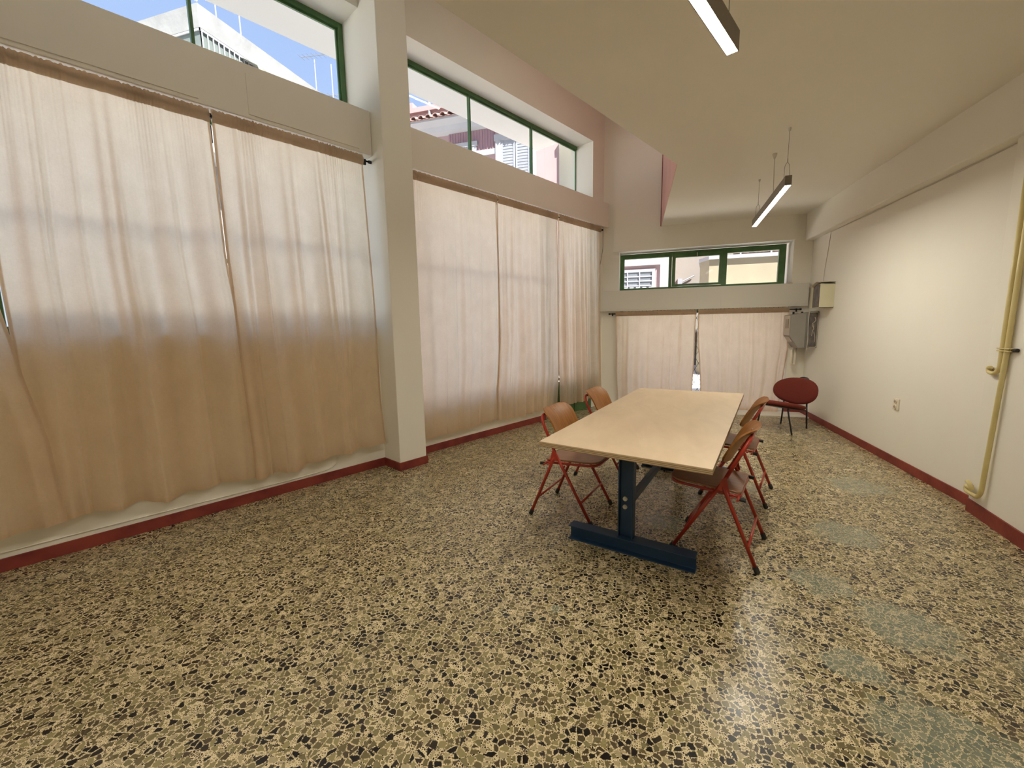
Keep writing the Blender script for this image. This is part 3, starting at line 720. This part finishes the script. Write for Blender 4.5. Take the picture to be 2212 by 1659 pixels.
# ================================================================== PENDANT LAMPS
def lamp(label, p0, p1, zb, wires, cord, CZ=CZ, em=M_emit):
    t = thing('pendant_lamp', label, 'lamp', 'linear pendant lamps')
    d = (p1-p0); L = d.length; d.normalize(); w = Vector((d.y, -d.x, 0)); fr = (d, w); H = .072; Wd = .045
    bm = new(); box(bm, fr, (0, L), (-Wd/2, -Wd/2+.003), (zb, zb+H), p0); box(bm, fr, (0, L), (Wd/2-.003, Wd/2), (zb, zb+H), p0)
    box(bm, fr, (0, L), (-Wd/2+.003, Wd/2-.003), (zb+H-.004, zb+H), p0); hs = obj('housing', bm, M_lampb, t)
    for a in (-.003, L):
        bm = new(); box(bm, fr, (a, a+.003), (-Wd/2, Wd/2), (zb, zb+H), p0); obj('end_cap', bm, M_lampb, t)
    bm = new(); box(bm, fr, (0.001, L-.001), (-Wd/2+.003, Wd/2-.003), (zb+.001, zb+.006), p0); obj('diffuser', bm, em, t, label='glowing white diffuser strip')
    for a in wires:
        c = p0+d*a; zt = zb+H
        bm = new(); tube(bm, [c+Z*(zt+.12), c+Z*CZ], .0016, 6); wr = obj('suspension_wire', bm, M_wireg, t)
        bm = new(); tube(bm, smooth_path([c+w*.018+Z*zt, c+w*.018+Z*(zt+.09), c+Z*(zt+.125), c-w*.018+Z*(zt+.09), c-w*.018+Z*zt], .02), .0016, 6); obj('wire_loop', bm, M_wireg, wr)
        bm = new(); tube(bm, [c+Z*CZ, c+Z*(CZ-.022)], [.012, .007], 12); obj('ceiling_fixing', bm, M_steel, wr)
        bm = new(); tube(bm, [c+Z*(zt+.115), c+Z*(zt+.145)], .004, 8); obj('wire_clip', bm, M_steel, wr)
    c = p0+d*cord
    bm = new(); tube(bm, smooth_path([c+Z*(zb+H), c+Z*(zb+H+.1)+d*.02, c+Z*(CZ-.05)+d*.05, c+Z*CZ+d*.05], .05), .0035, 8); cd = obj('power_cord', bm, M_cable, t, smooth=True)
    bm = new(); tube(bm, [c+d*.05+Z*CZ, c+d*.05+Z*(CZ-.012), c+d*.05+Z*(CZ-.045)], [.02, .018, .006], 12); obj('cord_rose', bm, M_cable, cd, smooth='auto')
    return t
lamp('linear pendant lamp hanging over the far side of the table', Vector((1.080, 3.875, 0)), Vector((1.198, 5.375, 0)), 2.385, [.07, 1.33], .55)
pe = P(FL, 1.905, -.580, 0); lamp('linear pendant lamp cut by the top edge of the picture', pe-dL*1.42, pe, 2.385, [.10, 1.30], 1.25)
pe = P(FL, -1.2, -.90, 0); lamp('added linear pendant lamp, unseen behind the viewer', pe-dL*1.42, pe, 2.385, [.10, 1.30], .7)  # extra lamp added out of view to brighten the room


M_emit2 = emit_mat(26.0)  # dimmer glow for two hidden lamps added to lift the upper walls
pe = P(FL, 4.6, -2.2, 0); lamp('added unseen fill lamp high in the tall strip, beyond the column', pe-dL*1.42, pe, 4.85, [.10, 1.30], .7, RZ, M_emit2)
pe = P(FL, 1.4, -2.2, 0); lamp('added unseen fill lamp high in the tall strip, before the column', pe-dL*1.42, pe, 4.85, [.10, 1.30], .7, RZ, M_emit2)

# ================================================================== RIGHT WALL FITTINGS
# socket
t = thing('wall_socket', 'ivory double power socket low on the right wall', 'socket')
bm = new(); box(bm, FW, (RX-.012, RX), (4.645, 4.735), (.512, .618)); pl = obj('face_plate', bm, M_plast, t, bevel=.004)
for zc in (.590, .540):
    bm = new(); c = Vector((RX-.012, 4.690, zc)); tube(bm, [c, c-X*.006], .021, 20); ou = obj('outlet', bm, M_plast, t, smooth='auto')
    bm = new(); tube(bm, [c-X*.0055, c-X*.0068], .016, 20)
    obj('recess', bm, mat('socket recess', (.42, .36, .28), .5), ou)
    bm = new()
    for dy in (-.008, .008): tube(bm, [c-X*.0065+Y*dy, c-X*.0078+Y*dy], .0028, 8)
    obj('pin_hole', bm, M_dark, ou)
# pipes
t = thing('gas_pipe', 'left pale yellow wall pipe, bent off short at half height', 'pipe', 'yellow pipes on the right wall pier')
bm = new(); tube(bm, smooth_path([(2.215, 3.437, CZ-.02), (2.215, 3.437, 1.02), (2.215, 3.475, .985), (2.24, 3.56, .992), (2.24, 3.565, 1.02), (2.22, 3.52, 1.022)], .03), .0135, 12); obj('tube', bm, M_yel, t, smooth=True)
t = thing('gas_pipe', 'right pale yellow wall pipe running down to the skirting', 'pipe', 'yellow pipes on the right wall pier')
bm = new(); tube(bm, smooth_path([(2.215, 3.385, CZ-.02), (2.215, 3.40, 1.14), (2.215, 3.445, .19), (2.215, 3.47, .148), (2.225, 3.59, .15), (2.228, 3.60, .185), (2.22, 3.53, .18), (2.215, 3.55, .215), (2.225, 3.585, .22)], .03), .0135, 12); obj('tube', bm, M_yel, t, smooth=True)
t = thing('pipe_clamp', 'yellow strap round both pipes with a black stub beside it', 'clamp')
bm = new(); box(bm, FW, (2.196, 2.232), (3.36, 3.455), (1.135, 1.142)); box(bm, FW, (2.196, 2.232), (3.36, 3.455), (1.150, 1.157)); obj('strap', bm, M_yel, t, bevel=.001)
bm = new(); tube(bm, [(2.215, 3.365, 1.146), (2.215, 3.35, 1.146), (2.215, 3.325, 1.147)], [.006, .011, .011], 12); obj('stub', bm, M_rubber, t, smooth='auto')

# open cream box (empty, lidless) and meter cabinet
t = thing('junction_box', 'open cream metal box on the right wall near the corner, dark inside', 'electrical box')
bx0, by0, by1, bz0, bz1 = 2.165, 6.215, 6.50, 1.505, 1.805
bm = new(); box(bm, FW, (bx0, RX), (by0, by0+.008), (bz0, bz1)); box(bm, FW, (bx0, RX), (by1-.008, by1), (bz0, bz1)); box(bm, FW, (bx0, RX), (by0, by1), (bz0, bz0+.008)); box(bm, FW, (bx0+.03, RX), (by0, by1), (bz1-.008, bz1)); obj('box_body', bm, M_olive, t, bevel=.001)
bm = new(); box(bm, FW, (bx0+.02, bx0+.03), (by0+.008, by1-.008), (bz0+.008, bz1-.008)); obj('shade_sheet', bm, M_board, t)  # dark sheet near the opening stands in for the shaded interior
bm = new(); n = 14; va = []
for i in range(n+1):
    a = i/n; yy = by0-.005+a*(by1-by0+.06); zz = bz1+.008+.022*math.sin(a*5.2+.4)-.012*a
    va.append([Vector((bx0-.02, yy, zz)), Vector((RX, yy, zz))])
for i in range(n):
    for k, dz in ((0, 0),):
        prism(bm, [va[i][0], va[i+1][0], va[i+1][1], va[i][1]], (0, 0, .002))
obj('warped_cover', bm, M_plast, t)
t = thing('meter_cabinet', 'grey electricity meter cabinet with slanted base below the open box', 'electrical box')
my0, my1 = 6.66, 6.93
bm = new(); prism(bm, [(2.00, my0, 1.43), (2.14, my0, 1.455), (2.19, my0, 1.455), (2.19, my0, .985), (2.11, my0, .975), (2.0, my0, 1.15)], (0, my1-my0, 0)); cb = obj('cabinet_body', bm, M_meter, t, bevel=.006)
bm = new(); prism(bm, [(1.994, my0+.012, 1.42), (1.994, my0+.012, 1.155), (1.994, my1-.012, 1.155), (1.994, my1-.012, 1.42)], (.008, 0, 0)); obj('front_cover', bm, M_meterl, cb)
bm = new(); box(bm, FW, (1.990, 1.995), (my0+.05, my1-.10), (1.25, 1.375)); obj('display_window', bm, mat('meter display', (.22, .17, .13), .2), cb)
sl = Vector((.11, 0, -.175)).normalized(); p = Vector((2.0, 0, 1.15))
bm = new(); prism(bm, [p+sl*.02+Y*(my0+.05)-X*.004, p+sl*.02+Y*(my1-.06)-X*.004, p+sl*.10+Y*(my1-.06)-X*.004, p+sl*.10+Y*(my0+.05)-X*.004], (-.008, 0, -.003)); obj('rating_plate', bm, M_meterl, cb)
bm = new(); box(bm, FW, (2.19, 2.25), (my0+.01, my1), (.975, 1.46)); obj('side_panel', bm, M_meter, t, bevel=.003)
bm = new(); box(bm, FW, (2.215, RX), (my0-.03, my0-.022), (.985, 1.47)); box(bm, FW, (2.23, RX), (my0-.022, my1), (.99, 1.465)); obj('backing_plate', bm, M_board, t, bevel=.002)
bm = new()
fr_ = [(2.215, 1.46), (2.312, 1.46), (2.312, .992), (2.215, .992)]
tube(bm, smooth_path([(a, my0-.032, b) for a, b in fr_], .02), .004, 8); tube(bm, [(2.205, my0-.03, 1.47), (2.20, my0-.035, 1.3), (2.212, my0-.03, 1.1), (2.205, my0-.03, .95)], .005, 8)
obj('edge_seal', bm, M_cable, t, smooth=True)
rnd = random.Random(5)
for k in range(3):
    bm = new(); pp = [Vector((2.24+.05*rnd.random(), my0-.036-.004*rnd.random(), 1.38-.05*i-.09*k+.02*rnd.random())) for i in range(4)]
    tube(bm, smooth_path(pp, .02), .0035, 7); obj('loose_wire', bm, M_cable, t, smooth=True)
for k, (xx, yy) in enumerate(((2.04, 6.7), (2.11, 6.69), (2.15, 6.72))):
    bm = new(); tube(bm, [(xx, yy, 1.44), (xx, yy, 1.472)], .013, 10); obj('cable_gland', bm, M_blackm if k != 1 else M_cable, t, smooth='auto')
t = thing('conduit', 'pale looped conduit hanging under the meter cabinet', 'conduit')
bm = new(); tube(bm, smooth_path([(2.10, 6.86, .968), (2.10, 6.86, .735), (2.155, 6.89, .722), (2.165, 6.90, .968)], .03), .014, 10); obj('bent_tube', bm, M_plast, t, smooth=True)
bm = new(); tube(bm, [(2.10, 6.86, .970), (2.10, 6.86, .945)], .02, 12); obj('collar', bm, M_cable, t, smooth='auto')

def cable(label, pts, r=.003, m=M_cable, rr=.05):
    bm = new(); tube(bm, smooth_path(pts, rr), r, 7); return tag(obj('cable', bm, m, None, smooth=True), label, 'cable')
cable('thin cable dropping from the beam to the open cream box', [(RX-.004, 6.46, 2.458), (RX-.004, 6.49, 2.3), (RX-.005, 6.56, 2.0), (RX-.03, 6.50, 1.84)])
cable('thin cable run where the right wall meets its beam', [(RX-.004, 6.45, 2.458)]+[(RX-.004, 6.2-.4*i, 2.458-.003*(i % 3)) for i in range(8)], .0035)
cable('thin cable clipped along the wall just above the nearer red skirting', [P(FL, -3, WN+.005, .118), P(FL, 0, WN+.005, .112), P(FL, 1.2, WN+.005, .098), P(FL, 1.52, WN+.005, .105), P(FL, 1.60, WN+.005, .16), P(FL, 1.60, WN+.005, .24)], .005, M_wall, .06)
cable('dark and white cord hanging in the far left corner beside the curtain', [P(FL, 6.02, -3.62, 2.865), P(FL, 6.06, -3.64, 2.55), P(FL, 6.05, -3.66, 2.40), P(FL, 5.99, -3.66, 2.22), P(FL, 6.01, -3.67, 2.05), P(FL, 6.02, -3.67, 1.86)], .004, M_wireg)

# ================================================================== OUTSIDE
bm = new(); box(bm, FW, (-60, 40), (-40, 60), (-.35, -.14)); tag(obj('street_ground', bm, M_street), 'pale street paving outside the windows', 'ground')['kind'] = 'structure'
bm = new(); Lx(bm, (-8, 6.02), (-4.945, WO), (4.36, 4.52)); tag(obj('balcony_slab', bm, M_soffit), 'white underside of the balcony over the left windows', 'balcony')['kind'] = 'structure'

bm = new(); box(bm, FW, (2.75, 10), (-4, 7.3), (-.14, 6.2)); tag(obj('shade_block', bm, M_beige), 'added unseen block against the right wall, shading the far street', 'building')['kind'] = 'structure'  # unseen mass added to shade part of the far street
# security lattice outside the low far window
g = thing('security_lattice', 'folding diamond lattice outside the low far window', 'security grille')
st_ = .105; 
k = -.62
idx = 0
while k < 1.79+1.6:
    for sg in (1, -1):
        a0, z0 = k, .06
        a1, z1 = k+sg*.75, 1.56
        # clip to the opening
        pts = []
        ts = [0, 1]
        for lim in (-.56, 1.74):
            if (a0-lim)*(a1-lim) < 0: ts.append((lim-a0)/(a1-a0))
        ts.sort(); segs = [(ts[i], ts[i+1]) for i in range(len(ts)-1)]
        for t0, t1 in segs:
            am = a0+(a1-a0)*(t0+t1)/2
            if -.56 < am < 1.74 and t1-t0 > .05:
                bm = new(); nn = 7.46+(.004 if sg > 0 else -.004)
                tube(bm, [P(FF, a0+(a1-a0)*t0, nn, z0+(z1-z0)*t0), P(FF, a0+(a1-a0)*t1, nn, z0+(z1-z0)*t1)], .004, 4)
                obj('lattice_bar', bm, M_shut, g)
    k += st_
# white apartment block with awnings across the street
ab = thing('apartment_building', 'white apartment block with roof terrace, railing and awning, seen through the left window', 'building')
KX, KY, KZ = -10.76, 8.96, 9.50
bm = new(); box(bm, FW, (KX-9, KX-.9), (KY+.5, KY+14), (-.14, 9.3)); obj('wall', bm, M_apt, ab)
bm = new(); box(bm, FW, (KX-9, KX), (KY, KY+14.5), (8.95, 9.50)); obj('roof_parapet', bm, M_apt, ab)
bm = new(); box(bm, FW, (KX-9, KX), (KY, KY+14.5), (6.0, 6.22)); obj('balcony_floor', bm, M_apt, ab)
bm = new(); box(bm, FW, (KX-.025, KX+.0), (KY, KY+14.4), (8.89, 8.94)); box(bm, FW, (KX-9, KX), (KY-.0, KY+.025), (8.89, 8.94)); obj('handrail', bm, M_white, ab)
bm = new()
for i in range(96): box(bm, FW, (KX-.02, KX-.002), (KY+.05+i*.15, KY+.075+i*.15), (6.22, 8.89))
rb = obj('railing_bars', bm, M_white, ab); rb['kind'] = 'stuff'
bm = new(); box(bm, FW, (KX-8, KX-.06), (KY+.04, KY+.05), (6.22, 8.94)); box(bm, FW, (KX-.06, KX-.05), (KY+.1, KY+14), (6.22, 8.94)); obj('privacy_screen', bm, M_conc, ab)
bm = new()
for i in range(30):
    y0 = KY+1.2+i*.30; dz = .05*(i % 2)
    prism(bm, [(KX-.05, y0, 8.93), (KX+.50, y0, 8.62-dz*.3), (KX+.50, y0+.30, 8.62-(.05-dz)*.3), (KX-.05, y0+.30, 8.93)], (0, 0, .012))
    prism(bm, [(KX+.50, y0, 8.62), (KX+.50, y0+.30, 8.62), (KX+.50, y0+.23, 8.50), (KX+.50, y0+.07, 8.50)], (-.01, 0, 0))
obj('awning', bm, varied('awning cloth', (.24, .25, .20), (.28, .29, .24), 3, .8, 0), ab)
def antenna(label, x, y, z0, z1, arms):
    a = thing('roof_antenna', label, 'antenna', 'thin roof antennas')
    bm = new(); tube(bm, [(x, y, z0), (x, y, z1)], .022, 6); obj('mast', bm, M_shut, a)
    for (zz, l, n_) in arms:
        bm = new(); tube(bm, [(x-l, y, zz+.1), (x+l, y, zz-.02)], .014, 5); bo = obj('boom', bm, M_shut, a)
        for i in range(n_):
            xx = x-l+2*l*i/(n_-1); bm = new(); tube(bm, [(xx, y-.2, zz+.1-.12*i/(n_-1)), (xx, y+.2, zz+.1-.12*i/(n_-1))], .008, 4); obj('element', bm, M_shut, bo)
antenna('left antenna pole above the parapet of the white building', -14.2, 12.5, 9.4, 14.5, [])
antenna('right antenna pole above the parapet of the white building', -13.2, 12.5, 9.4, 14.5, [(11.0, .12, 3)])
antenna('antenna with a long boom at the right end of the left window view, nearer mast', -12.32, 14.96, 7.6, 11.75, [(11.85, .62, 7)])
antenna('second antenna mast at the right end of the left window view', -11.57, 14.96, 7.0, 11.45, [(10.3, .35, 4)])

# pink neoclassical house across the side street
pb = thing('pink_house', 'pink plastered house with white cornice and shutters, through the second window', 'building')
PY = 14.0
bm = new(); box(bm, FW, (-7.10, .92), (PY, PY+6), (-.14, 8.0)); obj('wall', bm, M_pinkx, pb)
bm = new(); box(bm, FW, (-10.4, -7.10), (PY+.35, PY+6), (-.14, 7.7)); box(bm, FW, (-9.5, .5), (PY+1.2, PY+6), (7.7, 9.25)); obj('upper_wall', bm, M_pinkx, pb)
bm = new(); box(bm, FW, (-9.6, .6), (PY+1.05, PY+6.1), (9.25, 9.42)); box(bm, FW, (-9.6, -8.2), (PY+1.05, PY+1.5), (9.42, 9.6)); obj('upper_cornice', bm, M_pinkx, pb)
bm = new(); tube(bm, [(-7.55, PY+1.1, 8.3), (-7.55, PY+1.1, 9.6)], .05, 8); obj('downpipe', bm, M_white, pb)
bm = new()
prism(bm, [(-9.6, PY-.45, 8.19), (-9.6, PY-.45, 8.12), (-9.6, PY-.25, 8.0), (-9.6, PY-.18, 7.86), (-9.6, PY, 7.79), (-9.6, PY+.5, 7.79), (-9.6, PY+.5, 8.19)], (10.6, 0, 0)); obj('cornice', bm, M_white, pb)
for i in range(38):
    bm = new(); xc = -9.45+i*.265; n = 7; ra = []
    for yy, rr, zz in ((PY-.55, .10, 8.20), (PY+.6, .10, 8.62)):
        ra.append([bm.verts.new((xc+rr*math.cos(math.pi*k/(n-1)), yy, zz+rr*math.sin(math.pi*k/(n-1)))) for k in range(n)]+[bm.verts.new((xc+(rr-.02)*math.cos(math.pi*k/(n-1)), yy, zz+(rr-.02)*math.sin(math.pi*k/(n-1)))) for k in range(n-1, -1, -1)])
    A, B = ra; N2 = len(A)
    for k in range(N2): bm.faces.new((A[k], A[(k+1) % N2], B[(k+1) % N2], B[k]))
    bm.faces.new(A); bm.faces.new(B[::-1]); obj('roof_tile', bm, M_tile, pb)
bm = new(); prism(bm, [(-9.6, PY-.50, 8.185), (-9.6, PY+1.2, 8.64), (-9.6, PY+1.2, 8.60), (-9.6, PY-.50, 8.165)], (10.4, 0, 0)); obj('roof_bed', bm, M_tile, pb)
bm = new(); box(bm, FW, (-6.3, -4.66), (PY-.03, PY), (7.16, 7.80))
for i in range(17): box(bm, FW, (-6.28+i*.096, -6.25+i*.096), (PY-.045, PY-.03), (7.16, 7.80))
obj('ribbed_panel', bm, M_mauve, pb)
bm = new(); box(bm, FW, (-6.6, -4.63), (PY-.06, PY), (6.98, 7.15)); obj('string_course', bm, M_white, pb)
def house_window(x0, x1, z0, z1, fw, depth=.08, shutters=True):
    bm = new(); box(bm, FW, (x0, x0+fw), (PY-depth, PY), (z0, z1)); box(bm, FW, (x1-fw, x1), (PY-depth, PY), (z0, z1)); box(bm, FW, (x0-.04, x1+.04), (PY-depth-.02, PY), (z1-fw, z1)); box(bm, FW, (x0-.04, x1+.04), (PY-depth-.02, PY), (z0-.1, z0))
    w = obj('window_surround', bm, M_white, pb)
    xm = (x0+x1)/2
    for (a, b) in ((x0+fw, xm-.01), (xm+.01, x1-fw)):
        bm = new(); box(bm, FW, (a, b), (PY-.05, PY-.01), (z0, z1-fw))
        box(bm, FW, (a, a+.06), (PY-.065, PY-.05), (z0, z1-fw)); box(bm, FW, (b-.06, b), (PY-.065, PY-.05), (z0, z1-fw))
        zz = z0+.1
        while zz < z1-fw-.1: box(bm, FW, (a+.06, b-.06), (PY-.06, PY-.05), (zz, zz+.03)); zz += .09
        obj('shutter', bm, M_shut, w)
house_window(-4.63, -3.28, 5.0, 7.55, .19)
house_window(-2.48, -.9, 5.0, 7.05, .22)
house_window(-6.15, -5.3, 5.0, 7.45, .14)
# ground floor of the pink house
bm = new(); box(bm, FW, (.60, .88), (PY-.06, PY+.2), (-.14, 8.0)); obj('corner_pilaster', bm, M_white, pb)
bm = new(); box(bm, FW, (-3.2, .60), (PY-.10, PY), (3.13, 3.36)); obj('string_course', bm, M_white, pb)
bm = new(); box(bm, FW, (-3.2, .46), (PY-.05, PY-.01), (2.10, 3.02)); gw = obj('grille_window', bm, M_white, pb)
bm = new(); box(bm, FW, (-3.1, .37), (PY-.056, PY-.05), (2.2, 2.95)); obj('window_glass', bm, mat('dull glass', (.15, .16, .18), .3), gw)
for zz in (2.52, 2.66, 2.80, 2.95):
    bm = new(); box(bm, FW, (-3.1, .40), (PY-.08, PY-.055), (zz-.018, zz+.018)); obj('grille_bar', bm, M_white, gw)
for i in range(10):
    bm = new(); xx = .36-i*.36 if i else .38; box(bm, FW, (xx-.015, xx+.015), (PY-.085, PY-.055), (2.15, 2.97)); obj('grille_bar', bm, M_white, gw)
bm = new()
for i in range(12): box(bm, FW, (.28-i*.19, .40-i*.19), (PY-.12, PY-.05), (2.40, 2.48))
obj('dentil_row', bm, M_white, gw)

# beige gable and yellow terrace wall
bw = thing('beige_building', 'beige rendered building beyond the middle pane of the far window', 'building')
bm = new(); box(bm, FW, (.95, 9), (16, 20), (-.14, 9)); obj('wall', bm, M_beige, bw)
bm = new(); tube(bm, [(1.27, 15.93, 2.69), (1.80, 15.93, 2.95)], .022, 8); obj('awning_arm', bm, M_white, bw)
bm = new(); box(bm, FW, (1.27, 1.42), (15.85, 16), (2.60, 2.86)); obj('arm_bracket', bm, M_shut, bw)
yw = thing('terrace_wall', 'yellow rendered terrace wall with white coping beyond the far window', 'wall')
bm = new(); prism(bm, [(1.83, 12.9, -.14), (1.66, 13.4, -.14), (1.90, 15, -.14), (7.5, 15, -.14), (7.5, 12.9, -.14)], (0, 0, 3.19)); obj('wall', bm, M_cream, yw)
bm = new(); prism(bm, [(1.80, 12.82, 3.05), (1.62, 13.38, 3.05), (1.86, 15, 3.05), (7.6, 15, 3.05), (7.6, 12.82, 3.05)], (0, 0, .09)); obj('coping', bm, M_white, yw)
bm = new(); box(bm, FW, (1.8, 7.5), (13.3, 13.33), (3.28, 3.31)); rl = obj('handrail', bm, M_white, yw)
for i in range(8):
    bm = new(); box(bm, FW, (1.9+i*.75, 1.94+i*.75), (13.3, 13.34), (3.1, 3.29)); obj('railing_post', bm, M_white, rl)
bm = new(); box(bm, FW, (2.5, 7.5), (13.36, 13.38), (3.14, 3.6)); obj('dark_screen', bm, varied('brown screen', (.10, .07, .06), (.22, .16, .13), 14, .8), yw)
